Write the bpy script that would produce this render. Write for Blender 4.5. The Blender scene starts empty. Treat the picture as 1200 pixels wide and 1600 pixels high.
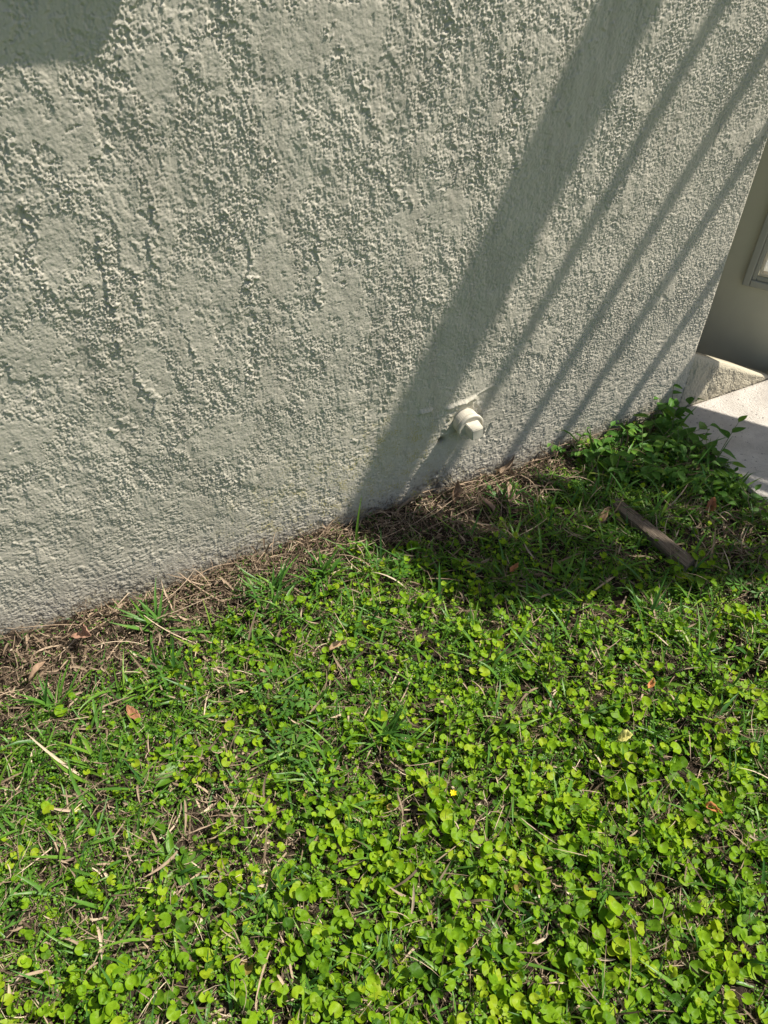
import bpy, bmesh, math, random
import numpy as np
from mathutils import Vector, Matrix
R = math.radians
random.seed(7)
rng = np.random.default_rng(11)
scene = bpy.context.scene
COL = scene.collection

# ------------------------------------------------------------------ camera
# world: X runs along the wall to the right, the wall face is y = 0, the lawn is y < 0
cam_d = bpy.data.cameras.new('camera')
cam = bpy.data.objects.new('camera', cam_d); COL.objects.link(cam)
cam.location = (-1.6447, -1.3052, 1.45)
cam.rotation_euler = (R(45), 0, R(-25.726))
cam_d.sensor_fit = 'VERTICAL'; cam_d.sensor_height = 24.0; cam_d.lens = 18.0
cam_d.clip_start = 0.02; cam_d.clip_end = 500
scene.camera = cam

# ------------------------------------------------------------------ light
SUN_AZ, SUN_EL = R(18), R(54)                        # azimuth measured from +X towards the lawn
S = Vector((math.cos(SUN_AZ) * math.cos(SUN_EL), -math.sin(SUN_AZ) * math.cos(SUN_EL), math.sin(SUN_EL)))
world = bpy.data.worlds.new('World'); scene.world = world; world.use_nodes = True
wn = world.node_tree.nodes; wl = world.node_tree.links
sky = wn.new('ShaderNodeTexSky'); sky.sky_type = 'NISHITA'; sky.sun_disc = False
sky.sun_elevation = SUN_EL; sky.sun_rotation = math.atan2(S.x, S.y)
sky.air_density = 1.0; sky.dust_density = 2.0
bg = wn['Background']; bg.inputs['Strength'].default_value = 0.068
wl.new(sky.outputs[0], bg.inputs['Color'])
sun_d = bpy.data.lights.new('sun', 'SUN'); sun_d.energy = 5.0; sun_d.angle = R(0.53); sun_d.color = (1.0, 0.93, 0.82)
sun = bpy.data.objects.new('sun', sun_d); COL.objects.link(sun)
sun.rotation_euler = S.to_track_quat('Z', 'Y').to_euler(); sun.location = S * 20
scene.view_settings.view_transform = 'Standard'; scene.view_settings.look = 'None'
scene.view_settings.exposure = 0.48; scene.view_settings.gamma = 1.0
scene.cycles.max_bounces = 6; scene.cycles.diffuse_bounces = 4; scene.cycles.transmission_bounces = 4

# ------------------------------------------------------------------ helpers
def tag(o, label=None, cat=None, group=None, kind=None):
    if label: o['label'] = label
    if cat: o['category'] = cat
    if group: o['group'] = group
    if kind: o['kind'] = kind
    return o
def empty(name, loc=(0, 0, 0), label=None, cat=None, group=None, rz=0):
    o = bpy.data.objects.new(name, None); COL.objects.link(o)
    o.location = loc; o.rotation_euler = (0, 0, rz); o.empty_display_size = 0.05
    return tag(o, label, cat, group)
def link(name, me, mat, parent=None):
    o = bpy.data.objects.new(name, me); COL.objects.link(o)
    if mat: me.materials.append(mat)
    if parent: o.parent = parent
    return o
def np_mesh(name, V, F, mat, parent=None, smooth=True, attrs=None):
    """V (n,3), F (m,3) or (m,4) arrays -> one object"""
    me = bpy.data.meshes.new(name)
    V = np.ascontiguousarray(V, dtype=np.float32); F = np.ascontiguousarray(F, dtype=np.int32)
    m, k = F.shape
    me.vertices.add(len(V)); me.vertices.foreach_set('co', V.ravel())
    me.loops.add(m * k); me.loops.foreach_set('vertex_index', F.ravel())
    me.polygons.add(m); me.polygons.foreach_set('loop_start', np.arange(0, m * k, k, dtype=np.int32))
    me.polygons.foreach_set('use_smooth', np.full(m, smooth, dtype=bool))
    for an, av in (attrs or {}).items():
        a = me.attributes.new(an, 'FLOAT', 'POINT'); a.data.foreach_set('value', np.ascontiguousarray(av, dtype=np.float32))
    me.update(calc_edges=True); me.validate()
    return link(name, me, mat, parent)
def bm_obj(name, bm, mat, parent=None, smooth=False):
    me = bpy.data.meshes.new(name); bm.normal_update(); bm.to_mesh(me); bm.free()
    if smooth:
        for p in me.polygons: p.use_smooth = True
    return link(name, me, mat, parent)
def add_box(bm, c, s, bev=0.0, rot=None):
    m = Matrix.Translation(c) @ (rot.to_4x4() if rot else Matrix()) @ Matrix.Diagonal((s[0], s[1], s[2], 1))
    r = bmesh.ops.create_cube(bm, size=1, matrix=m)
    if bev:
        vs = set(r['verts']); ed = [e for e in bm.edges if e.verts[0] in vs and e.verts[1] in vs]
        bmesh.ops.bevel(bm, geom=ed, offset=bev, segments=2, affect='EDGES', profile=0.6)
def add_tube(bm, pts, radii, n=8, cap=True):
    pts = [Vector(p) for p in pts]; rings = []
    for i, p in enumerate(pts):
        t = (pts[min(i + 1, len(pts) - 1)] - pts[max(i - 1, 0)]).normalized()
        u = t.orthogonal().normalized() if i == 0 else (u - t * u.dot(t)).normalized()
        v = t.cross(u); r = radii[i] if hasattr(radii, '__len__') else radii
        rings.append([bm.verts.new(p + (u * math.cos(a) + v * math.sin(a)) * r) for a in [2 * math.pi * k / n for k in range(n)]])
    for a, b in zip(rings, rings[1:]):
        for k in range(n): bm.faces.new((a[k], a[(k + 1) % n], b[(k + 1) % n], b[k]))
    if cap:
        bm.faces.new(rings[0][::-1]); bm.faces.new(rings[-1])
def add_lathe(bm, prof, c, n=40):
    """prof: (radius, out) pairs, axis -Y"""
    rings = []
    for r, o in prof:
        rings.append([bm.verts.new((c[0] + r * math.cos(a), c[1] - o, c[2] + r * math.sin(a))) for a in [2 * math.pi * k / n for k in range(n)]])
    for a, b in zip(rings, rings[1:]):
        for k in range(n): bm.faces.new((a[k], a[(k + 1) % n], b[(k + 1) % n], b[k]))
    bm.faces.new(rings[-1])
def sstep(a, b, x):
    t = np.clip((x - a) / (b - a), 0, 1); return t * t * (3 - 2 * t)
def field(nx, ny, step, lo, hi, seed, ax=1.0, ay=1.0):
    """band-passed gaussian noise with wavelengths lo..hi (same unit as step), stretched by ax, ay"""
    g = np.random.default_rng(seed)
    n = np.fft.rfft2(g.standard_normal((ny, nx)))
    ky = np.fft.fftfreq(ny, step)[:, None] * ay; kx = np.fft.rfftfreq(nx, step)[None, :] * ax
    k = np.hypot(kx, ky)
    f = np.exp(-(k * lo) ** 2 * 1.2) * (1 - np.exp(-(k * hi) ** 2 * 1.2))
    f[0, 0] = 0
    r = np.fft.irfft2(n * f, (ny, nx)); return r / r.std()
def fbm(nx, ny, step, lo, hi, beta, seed, ax=1.0, ay=1.0, rot=0.0):
    """power-law noise between wavelengths lo and hi"""
    g = np.random.default_rng(seed)
    n = np.fft.rfft2(g.standard_normal((ny, nx)))
    ky = np.fft.fftfreq(ny, step)[:, None] * ay; kx = np.fft.rfftfreq(nx, step)[None, :] * ax
    if rot:
        k0, k1 = kx / ax + 0 * ky, ky / ay + 0 * kx; c_, s_ = math.cos(rot), math.sin(rot)
        kx, ky = (k0 * c_ + k1 * s_) * ax, (k1 * c_ - k0 * s_) * ay
    k = np.hypot(kx, ky); k[0, 0] = 1e9
    f = k ** -beta * np.exp(-(k * lo) ** 2 * 0.8) * (1 - np.exp(-(k * hi) ** 2 * 1.2)); f[0, 0] = 0
    r = np.fft.irfft2(n * f, (ny, nx)); return r / r.std()
class Noise2:
    """tileable lookup noise over world x, y"""
    def __init__(s, lo, hi, seed, n=512, step=None):
        s.n = n; s.step = step or lo / 3; s.a = field(n, n, s.step, lo, hi, seed)
    def __call__(s, x, y):
        fx = (np.asarray(x) / s.step) % s.n; fy = (np.asarray(y) / s.step) % s.n
        i = np.floor(fx).astype(int); j = np.floor(fy).astype(int); u = fx - i; v = fy - j
        i %= s.n; j %= s.n; i2 = (i + 1) % s.n; j2 = (j + 1) % s.n
        return (s.a[j, i] * (1 - u) + s.a[j, i2] * u) * (1 - v) + (s.a[j2, i] * (1 - u) + s.a[j2, i2] * u) * v

# ------------------------------------------------------------------ materials
def new_mat(name):
    m = bpy.data.materials.new(name); m.use_nodes = True
    nt = m.node_tree; return m, nt, nt.nodes, nt.links, nt.nodes['Principled BSDF']
def ramp(nodes, stops):
    r = nodes.new('ShaderNodeValToRGB'); e = r.color_ramp.elements
    while len(e) < len(stops): e.new(0.5)
    for el, (p, c) in zip(e, stops): el.position = p; el.color = (*c, 1)
    return r
def noise_node(nodes, links, scale, detail=4, rough=0.6, coord='Object', sc=None):
    tc = nodes.new('ShaderNodeTexCoord'); n = nodes.new('ShaderNodeTexNoise')
    n.inputs['Scale'].default_value = scale; n.inputs['Detail'].default_value = detail; n.inputs['Roughness'].default_value = rough
    if sc:
        mp = nodes.new('ShaderNodeMapping'); mp.inputs['Scale'].default_value = sc
        links.new(tc.outputs[coord], mp.inputs[0]); links.new(mp.outputs[0], n.inputs['Vector'])
    else: links.new(tc.outputs[coord], n.inputs['Vector'])
    return n
def bump(nodes, links, height, strength, dist, bsdf):
    b = nodes.new('ShaderNodeBump'); b.inputs['Strength'].default_value = strength; b.inputs['Distance'].default_value = dist
    links.new(height, b.inputs['Height']); links.new(b.outputs[0], bsdf.inputs['Normal']); return b
def mix_rgb(nodes, links, fac, a, b, mode='MIX'):
    m = nodes.new('ShaderNodeMix'); m.data_type = 'RGBA'; m.blend_type = mode
    for sock, v in ((m.inputs[0], fac), (m.inputs[6], a), (m.inputs[7], b)):
        if hasattr(v, 'is_linked'): links.new(v, sock)
        elif isinstance(v, (int, float)): sock.default_value = v
        else: sock.default_value = (*v, 1)
    return m.outputs[2]
def attr(nodes, name):
    a = nodes.new('ShaderNodeAttribute'); a.attribute_name = name; a.attribute_type = 'GEOMETRY'; return a.outputs['Fac']

def stucco_mat(name, c0, c1):
    m, nt, N, L, b = new_mat(name)
    n = noise_node(N, L, 3.2, 5); r = ramp(N, [(0.3, c0), (0.7, c1)]); L.new(n.outputs[0], r.inputs[0])
    c = mix_rgb(N, L, attr(N, 'dirt_shade'), r.outputs[0], (0.10, 0.082, 0.062))
    c = mix_rgb(N, L, attr(N, 'lichen'), c, (0.46, 0.40, 0.14))
    L.new(c, b.inputs['Base Color'])
    b.inputs['Roughness'].default_value = 0.75; b.inputs['Specular IOR Level'].default_value = 0.25
    f = noise_node(N, L, 420, 3, 0.7); bm1 = bump(N, L, f.outputs[0], 0.35, 0.0012, b)
    g = noise_node(N, L, 75, 5, 0.65)                                # stretches without modelled relief
    mu = N.new('ShaderNodeMath'); mu.operation = 'MULTIPLY'; L.new(g.outputs[0], mu.inputs[0]); L.new(attr(N, 'plain'), mu.inputs[1])
    bm2 = N.new('ShaderNodeBump'); bm2.inputs['Strength'].default_value = 1.0; bm2.inputs['Distance'].default_value = 0.012
    L.new(mu.outputs[0], bm2.inputs['Height']); L.new(bm2.outputs[0], bm1.inputs['Normal'])
    return m
M = {}
M['stucco'] = stucco_mat('painted_stucco', (0.535, 0.503, 0.422), (0.592, 0.558, 0.47))
M['curb'] = stucco_mat('curb_stucco', (0.50, 0.455, 0.345), (0.565, 0.515, 0.395))

def simple_mat(name, c0, c1, scale=8, rough=0.6, spec=0.3, bs=0.2, bd=0.002, bscale=60, sc=None):
    m, nt, N, L, b = new_mat(name)
    n = noise_node(N, L, scale, 5, 0.65, sc=sc); r = ramp(N, [(0.35, c0), (0.65, c1)]); L.new(n.outputs[0], r.inputs[0])
    L.new(r.outputs[0], b.inputs['Base Color']); b.inputs['Roughness'].default_value = rough
    b.inputs['Specular IOR Level'].default_value = spec
    if bs:
        f = noise_node(N, L, bscale, 4, 0.6, sc=sc); bump(N, L, f.outputs[0], bs, bd, b)
    return m
M['door'] = simple_mat('door_paint', (0.57, 0.55, 0.41), (0.62, 0.60, 0.45), 5, 0.42, 0.4, 0.12, 0.001, 30)
M['door_trim'] = simple_mat('door_trim_paint', (0.38, 0.375, 0.31), (0.42, 0.415, 0.345), 9, 0.4, 0.4, 0.1, 0.001, 40)
M['bead'] = simple_mat('cream_bead', (0.70, 0.62, 0.45), (0.76, 0.68, 0.52), 20, 0.5, 0.3, 0, 0)
M['interior'] = simple_mat('interior_wall_paint', (0.42, 0.36, 0.26), (0.46, 0.40, 0.29), 2, 0.8, 0.2, 0.1)
M['white_metal'] = simple_mat('white_painted_metal', (0.72, 0.72, 0.70), (0.78, 0.78, 0.75), 6, 0.4, 0.4, 0.1)
M['grey_metal'] = simple_mat('grey_painted_metal', (0.34, 0.35, 0.35), (0.40, 0.41, 0.41), 6, 0.45, 0.4, 0.1)
M['plug'] = simple_mat('painted_plastic', (0.50, 0.47, 0.39), (0.68, 0.64, 0.54), 45, 0.6, 0.25, 0.3, 0.0005, 260)
M['bark_dark'] = simple_mat('dark_gap', (0.03, 0.028, 0.024), (0.06, 0.05, 0.04), 30, 0.9, 0.1, 0)

def pane_mat():
    m, nt, N, L, b = new_mat('frosted_pane')
    b.inputs['Base Color'].default_value = (0.8, 0.8, 0.78, 1); b.inputs['Roughness'].default_value = 0.35
    t = N.new('ShaderNodeBsdfTranslucent'); t.inputs[0].default_value = (0.92, 0.92, 0.9, 1)
    mx = N.new('ShaderNodeMixShader'); mx.inputs[0].default_value = 0.65
    L.new(b.outputs[0], mx.inputs[1]); L.new(t.outputs[0], mx.inputs[2])
    L.new(mx.outputs[0], N['Material Output'].inputs[0]); return m
M['pane'] = pane_mat()

def leaf_mat(name, stops, trans=0.35, rough=0.42, tscale=(1.25, 1.15, 0.5), spec=0.35, mott=0.25, bscale=180):
    m, nt, N, L, b = new_mat(name)
    r = ramp(N, stops); L.new(attr(N, 'tint'), r.inputs[0])
    n = noise_node(N, L, 110, 3); rr = ramp(N, [(0.3, (1 - mott,) * 3), (0.7, (1 + mott * 0.0,) * 3)]); L.new(n.outputs[0], rr.inputs[0])
    c = mix_rgb(N, L, 1.0, r.outputs[0], rr.outputs[0], 'MULTIPLY')
    if name != 'straw':
        n3 = noise_node(N, L, 230, 2, 0.5); r3 = ramp(N, [(0.70, (0, 0, 0)), (0.76, (0.75,) * 3)]); L.new(n3.outputs[0], r3.inputs[0])
        c = mix_rgb(N, L, r3.outputs[0], c, (0.22, 0.13, 0.04))
        n4 = noise_node(N, L, 55, 2, 0.5); r4 = ramp(N, [(0.62, (0, 0, 0)), (0.72, (0.32,) * 3)]); L.new(n4.outputs[0], r4.inputs[0])
        c = mix_rgb(N, L, r4.outputs[0], c, (0.30, 0.34, 0.05))
    L.new(c, b.inputs['Base Color']); b.inputs['Roughness'].default_value = rough; b.inputs['Specular IOR Level'].default_value = spec
    f = noise_node(N, L, bscale, 2); bump(N, L, f.outputs[0], 0.25, 0.0015, b)
    if trans > 0:
        t = N.new('ShaderNodeBsdfTranslucent'); tc = mix_rgb(N, L, 1.0, c, tscale, 'MULTIPLY'); L.new(tc, t.inputs[0])
        mx = N.new('ShaderNodeMixShader'); mx.inputs[0].default_value = trans
        L.new(b.outputs[0], mx.inputs[1]); L.new(t.outputs[0], mx.inputs[2]); L.new(mx.outputs[0], N['Material Output'].inputs[0])
    return m
M['round_leaf'] = leaf_mat('round_leaf', [(0.0, (0.06, 0.16, 0.012)), (0.35, (0.18, 0.36, 0.012)), (0.75, (0.28, 0.47, 0.014)), (0.95, (0.36, 0.50, 0.02)), (1.0, (0.40, 0.30, 0.08))], 0.38, 0.5, spec=0.22)
M['small_leaf'] = leaf_mat('small_leaf', [(0.0, (0.07, 0.20, 0.02)), (0.6, (0.15, 0.33, 0.022)), (1.0, (0.25, 0.39, 0.03))], 0.35)
M['grass'] = leaf_mat('grass_blade', [(0.0, (0.065, 0.19, 0.04)), (0.5, (0.13, 0.30, 0.038)), (0.85, (0.22, 0.38, 0.03)), (1.0, (0.28, 0.29, 0.07))], 0.3, 0.38)
M['weed'] = leaf_mat('weed_leaf', [(0.0, (0.06, 0.17, 0.028)), (0.6, (0.10, 0.25, 0.032)), (1.0, (0.18, 0.33, 0.035))], 0.3, 0.52, spec=0.25)
M['straw'] = leaf_mat('straw', [(0.0, (0.12, 0.088, 0.06)), (0.35, (0.29, 0.215, 0.145)), (0.75, (0.56, 0.43, 0.305)), (1.0, (0.76, 0.63, 0.46))], 0.1, 0.7, (1, 0.9, 0.7), 0.2)
M['stem'] = simple_mat('weed_stem', (0.10, 0.15, 0.04), (0.15, 0.20, 0.06), 40, 0.5, 0.3, 0)
M['petal'] = simple_mat('yellow_petal', (0.80, 0.62, 0.01), (0.85, 0.70, 0.02), 90, 0.5, 0.3, 0)

def soil_mat():
    m, nt, N, L, b = new_mat('soil')
    n = noise_node(N, L, 38, 6, 0.7); r = ramp(N, [(0.3, (0.016, 0.012, 0.009)), (0.55, (0.05, 0.037, 0.027)), (0.75, (0.12, 0.09, 0.066))])
    L.new(n.outputs[0], r.inputs[0])
    n2 = noise_node(N, L, 0.9, 4); g = ramp(N, [(0.35, (0.06, 0.12, 0.025)), (0.7, (0.11, 0.18, 0.03))]); L.new(n2.outputs[0], g.inputs[0])
    c = mix_rgb(N, L, attr(N, 'far'), r.outputs[0], g.outputs[0])
    L.new(c, b.inputs['Base Color']); b.inputs['Roughness'].default_value = 0.95; b.inputs['Specular IOR Level'].default_value = 0.1
    f = noise_node(N, L, 160, 4, 0.7); bump(N, L, f.outputs[0], 0.8, 0.006, b); return m
M['soil'] = soil_mat()
def concrete_mat():
    m, nt, N, L, b = new_mat('pale_concrete')
    n = noise_node(N, L, 14, 6, 0.7); r = ramp(N, [(0.3, (0.58, 0.54, 0.49)), (0.65, (0.78, 0.735, 0.67))]); L.new(n.outputs[0], r.inputs[0])
    s = noise_node(N, L, 105, 3, 0.6); sr = ramp(N, [(0.645, (0, 0, 0)), (0.69, (0.8, 0.8, 0.8))]); L.new(s.outputs[0], sr.inputs[0])
    st_ = noise_node(N, L, 4.5, 6, 0.7); sq = ramp(N, [(0.45, (0, 0, 0)), (0.75, (0.55,) * 3)]); L.new(st_.outputs[0], sq.inputs[0])
    c0 = mix_rgb(N, L, sq.outputs[0], r.outputs[0], (0.36, 0.32, 0.27))
    c = mix_rgb(N, L, sr.outputs[0], c0, (0.13, 0.11, 0.10)); L.new(c, b.inputs['Base Color'])
    b.inputs['Roughness'].default_value = 0.9; f = noise_node(N, L, 150, 5, 0.75); bump(N, L, f.outputs[0], 1.0, 0.008, b); return m
M['concrete'] = concrete_mat()
def wood_mat():
    m, nt, N, L, b = new_mat('weathered_wood')
    n = noise_node(N, L, 14, 6, 0.7, sc=(1.5, 22, 22)); r = ramp(N, [(0.28, (0.05, 0.038, 0.028)), (0.5, (0.15, 0.115, 0.085)), (0.72, (0.30, 0.25, 0.195))])
    L.new(n.outputs[0], r.inputs[0]); L.new(r.outputs[0], b.inputs['Base Color']); b.inputs['Roughness'].default_value = 0.85
    bump(N, L, n.outputs[0], 0.8, 0.003, b); return m
M['wood'] = wood_mat()

# ------------------------------------------------------------------ ground sheet
gn1 = Noise2(0.10, 0.45, 21); gn2 = Noise2(0.015, 0.05, 22); gn3 = Noise2(0.05, 0.14, 23)
def gz(x, y):
    x = np.asarray(x, float); y = np.asarray(y, float)
    near = np.exp(-(((x + 1.0) / 3.5) ** 2 + ((y + 0.8) / 3.0) ** 2))
    return near * (0.008 * gn1(x, y) + 0.004 * gn3(x, y)) + 0.004
def graded(lo, hi, step, far_lo, far_hi):
    a = list(np.arange(lo, hi + 1e-6, step)); s = step
    while a[-1] < far_hi: s *= 1.35; a.append(a[-1] + s)
    s = step
    while a[0] > far_lo: s *= 1.35; a.insert(0, a[0] - s)
    return np.array(a)
gx = graded(-2.6, 0.3, 0.009, -90, 90); gy = graded(-1.7, 0.03, 0.009, -90, 90)
X, Y = np.meshgrid(gx, gy)
Z = gz(X, Y) + 0.0025 * gn2(X, Y) * np.exp(-(((X + 1.0) / 2.5) ** 2 + ((Y + 0.7) / 2) ** 2))
inside = (Y > 0.02) & (X > -3.3) & (X < 4.3) & (Y < 4.3)
Z = np.where(inside, -0.2, Z)
Z = np.where((X > -0.06) & (X < 2.4) & (Y > -1.75), np.minimum(Z, -0.02), Z)
ny, nx = X.shape
idx = np.arange(nx * ny).reshape(ny, nx)
F = np.stack([idx[:-1, :-1], idx[:-1, 1:], idx[1:, 1:], idx[1:, :-1]], -1).reshape(-1, 4)
far = sstep(3.0, 5.0, np.hypot(X + 1.2, Y + 0.7))
tag(np_mesh('ground', np.stack([X, Y, Z], -1).reshape(-1, 3), F, M['soil'], attrs={'far': far.ravel()}), kind='structure')

# concrete pad at the doorway
bm = bmesh.new(); add_box(bm, (1.17, -0.852, -0.05), (2.5, 1.7, 0.13), 0.012)
tag(bm_obj('concrete_pad', bm, M['concrete']), kind='structure')

# ------------------------------------------------------------------ the house: stucco wall, curb, opening, door
house = empty('house', (0, 0, 0), 'house corner with rough grey green stucco wall and a half open door', 'house')
STEP = 0.0016
WX0, WX1, WZ0, WZ1 = -2.2, -0.02, -0.06, 1.34
def relief(nx, nz, x, z, seed):
    """trowelled knock-down stucco height in metres"""
    sand = fbm(nx, nz, STEP, 0.0018, 0.006, 0.2, seed)
    cl = fbm(nx, nz, STEP, 0.0022, 0.018, 0.95, seed + 1, 0.85, 1.35)            # clumps
    big = fbm(nx, nz, STEP, 0.0040, 0.070, 1.4, seed + 9, 0.75, 1.5)  # larger lumps
    fine = fbm(nx, nz, STEP, 0.0024, 0.009, 0.7, seed + 2)
    st = fbm(nx, nz, STEP, 0.0026, 0.03, 1.0, seed + 3, 2.6, 1.0, 0.12)   # near horizontal trowel drag
    d1 = fbm(nx, nz, STEP, 0.0024, 0.03, 1.0, seed + 7, 0.45, 1.6, 0.30)  # other drags
    d2 = fbm(nx, nz, STEP, 0.0024, 0.03, 1.0, seed + 8, 0.45, 1.6, -0.75)
    lw = fbm(nx, nz, STEP, 0.0050, 0.22, 1.65, seed + 4, 0.8, 1.25)  # trowelled patches with ragged outlines
    lw2 = fbm(nx, nz, STEP, 0.0500, 0.35, 1.5, seed + 10)
    ed = fbm(nx, nz, STEP, 0.0060, 0.12, 1.45, seed + 5, 0.6, 1.7)
    am = field(nx, nz, STEP, 0.16, 0.7, seed + 6)
    low = 1 - sstep(0.12, 0.40, z + 0.05 * am)
    right = sstep(-0.75, -0.25, x)
    drag = np.where(lw2 > 0.3, d1, np.where(lw2 < -0.5, d2, st))
    amp = np.clip(0.96 + 0.20 * am + 0.12 * lw2, 0.40, 1.4) * (1 - 0.45 * low)
    tf = 0.85 * fbm(nx, nz, STEP, 0.0060, 0.20, 1.6, seed + 11, 0.85, 1.2) + 20.3
    fr = tf - np.floor(tf); ter = np.floor(tf) + sstep(0.44, 0.50, fr) - 20.3
    c1 = np.tanh(2.3 * (cl + 0.05)) * (1 - 0.40 * right)
    rough = amp * (0.42 * c1 + 0.48 * np.tanh(2.2 * big) * (1 - 0.6 * right) + 0.36 * fine * (1 + 0.5 * right) + 0.15 * sand) + 0.07 * drag * (1 - right) + 0.45 * low * np.tanh(1.4 * st)
    q = lw + 0.20 * am + 0.12 * cl - 0.50 * right - 0.1 * low
    p = sstep(0.55, 0.68, q)
    lip = np.exp(-((q - 0.72) / 0.10) ** 2)
    flat = 0.66 + 0.15 * fine + 0.07 * sand + 0.16 * np.tanh(drag) + 0.10 * ed + 0.25 * lip * np.clip(big, 0, 2)
    h = rough * (1 - p) + flat * p
    p2 = sstep(1.00, 1.25, -q + 0.15 * fine) * (1 - right)           # scraped hollows
    h = h * (1 - 0.6 * p2) - 0.25 * p2
    crack = np.exp(-((ed - 0.80) / 0.06) ** 2) * sstep(0.0, 0.8, d1 * 0.3 + big * 0.5 + 0.3) * (1 - 0.7 * low) * (1 - right)
    h = h - 1.3 * crack + 0.4 * am + 0.10 * ed + 0.62 * ter * (1 - 0.55 * low) * (1 - 0.65 * right)
    return h * 0.00125
nx = int(round((WX1 - WX0) / STEP)) + 1; nz = int(round((WZ1 - WZ0) / STEP)) + 1
wx = np.linspace(WX0, WX1, nx); wz = np.linspace(WZ0, WZ1, nz)
X, Z = np.meshgrid(wx, wz)
H = relief(nx, nz, X, Z, 100)
def seg(px, pz, ax, az, bx, bz):
    t = np.clip(((px - ax) * (bx - ax) + (pz - az) * (bz - az)) / ((bx - ax) ** 2 + (bz - az) ** 2), 0, 1)
    return np.hypot(px - ax - t * (bx - ax), pz - az - t * (bz - az)), t
# trowel cracks and the larger smoothed patches of this wall
wob = 0.006 * fbm(nx, nz, STEP, 0.006, 0.06, 1.3, 61); wob2 = 0.006 * fbm(nx, nz, STEP, 0.006, 0.06, 1.3, 62)
rag = fbm(nx, nz, STEP, 0.006, 0.08, 1.5, 63); fin = fbm(nx, nz, STEP, 0.0022, 0.008, 0.5, 64); brk = fbm(nx, nz, STEP, 0.008, 0.05, 1.2, 65)
for px, pz, ra, rb in ((-1.606, .892, .036, .063), (-1.162, 1.121, .08, .053), (-1.13, .662, .056, .082), (-1.544, 1.021, .041, .049), (-1.062, 1.129, .045, .053),
                       (-1.519, .571, .040, .070), (-1.413, .388, .071, .058), (-1.426, .632, .038, .060), (-.96, .806, .038, .050), (-1.597, 1.06, .034, .05),
                       (-.874, .79, .045, .043), (-1.392, 1.094, .029, .034), (-1.244, .749, .042, .066), (-1.70, .70, .05, .06), (-1.78, .52, .06, .05)):
    rr = ((X - px) / ra) ** 2 + ((Z - pz) / rb) ** 2 + 0.45 * rag + 0.30 * fin * 0.5
    w = sstep(1.25 + 0.3 * brk, 0.80, rr) * 0.75; H = H * (1 - w) + w * (0.0009 + 0.00016 * fin + 0.00022 * rag + 0.0002 * brk)
for line in (((-1.287, .868), (-1.299, .736), (-1.307, .628), (-1.332, .513)), ((-1.298, .596), (-1.325, .495)), ((-1.547, .863), (-1.552, .759), (-1.561, .669), (-1.543, .578), (-1.526, .511)),
             ((-1.45, .941), (-1.467, .812)), ((-1.641, .925), (-1.66, .843), (-1.656, .802), (-1.639, .78)), ((-1.159, .844), (-1.163, .648)), ((-.755, 1.018), (-.73, .841)),
             ((-1.632, 1.034), (-1.643, .98)), ((-1.436, .677), (-1.431, .604)), ((-1.504, .796), (-1.513, .71)), ((-1.029, .891), (-1.0, .851), (-.975, .824)), ((-.898, 1.15), (-.905, 1.066)), ((-1.052, 1.044), (-1.047, .982))):
    for (ax, az), (bx, bz) in zip(line, line[1:]):
        d, t = seg(X + wob, Z + wob2, ax, az, bx, bz); side = (X + wob - ax) * (bz - az) - (Z + wob2 - az) * (bx - ax)
        on = 0.35 + 0.65 * sstep(-0.4, 0.4, brk)
        H += on * (-0.0026 * np.exp(-(d / 0.0034) ** 2) + 0.0020 * np.exp(-((d - 0.007) / 0.006) ** 2) * (side < 0))
CX, CZ = -0.790, 0.236                                              # clean-out pipe centre on the wall
rc = np.hypot(X - CX, (Z - CZ))
smooth = np.exp(-(rc / 0.10) ** 2)
H = H * (1 - 0.75 * smooth) + 0.0018 * np.exp(-((rc - 0.050) / 0.012) ** 2) * (1 + 0.5 * field(nx, nz, STEP, 0.01, 0.03, 31))
d, t = seg(X, Z, -0.885, 0.262, -0.715, 0.318); H += 0.0022 * np.exp(-(d / 0.0032) ** 2) * (0.35 + 0.65 * t)
d, t = seg(X, Z, -0.915, 0.300, -0.893, 0.300); H += 0.007 * np.exp(-(d / 0.006) ** 2)
d, t = seg(X, Z, -0.84, 0.288, -0.765, 0.296); H += 0.005 * np.exp(-(d / 0.006) ** 2)
for ax, az, bx, bz in ((-0.727, 0.178, -0.732, 0.150), (-0.707, 0.190, -0.718, 0.160)):
    d, t = seg(X, Z, ax, az, bx, bz); H -= 0.004 * np.exp(-(d / 0.0035) ** 2)
H -= 0.010 * np.exp(-(np.hypot(X + 0.853, Z - 0.190) / 0.009) ** 2)
edge = sstep(WX1 - 0.010, WX1, X) * sstep(0.17, 0.22, Z); H = H * (1 - edge) - 0.005 * edge ** 2
# stains: splash-back dirt at the foot of the wall, damp mark under the pipe, yellow lichen specks; also painted shade in the small hole
dn = field(nx, nz, STEP, 0.012, 0.08, 41); dn2 = field(nx, nz, STEP, 0.004, 0.012, 42)
dirt_shade = np.clip((1 - sstep(0.0, 0.075, Z - 0.022 * dn)) * (0.55 + 0.25 * dn2), 0, 0.85)
dirt_shade = np.maximum(dirt_shade, np.clip(np.exp(-(((X + 0.865) / 0.055) ** 2 + ((Z - 0.03) / 0.055) ** 2)) * (0.75 + 0.35 * dn), 0, 0.85))
dirt_shade = np.maximum(dirt_shade, np.clip(0.9 * np.exp(-(np.hypot(X + 0.853, Z - 0.190) / 0.012) ** 2), 0, 1))  # shade inside the small hole beside the pipe, painted into the mask
dirt_shade = np.maximum(dirt_shade, 0.16 * np.clip(-dn - 0.2, 0, 1) * sstep(0.45, 0.0, Z))
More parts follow.
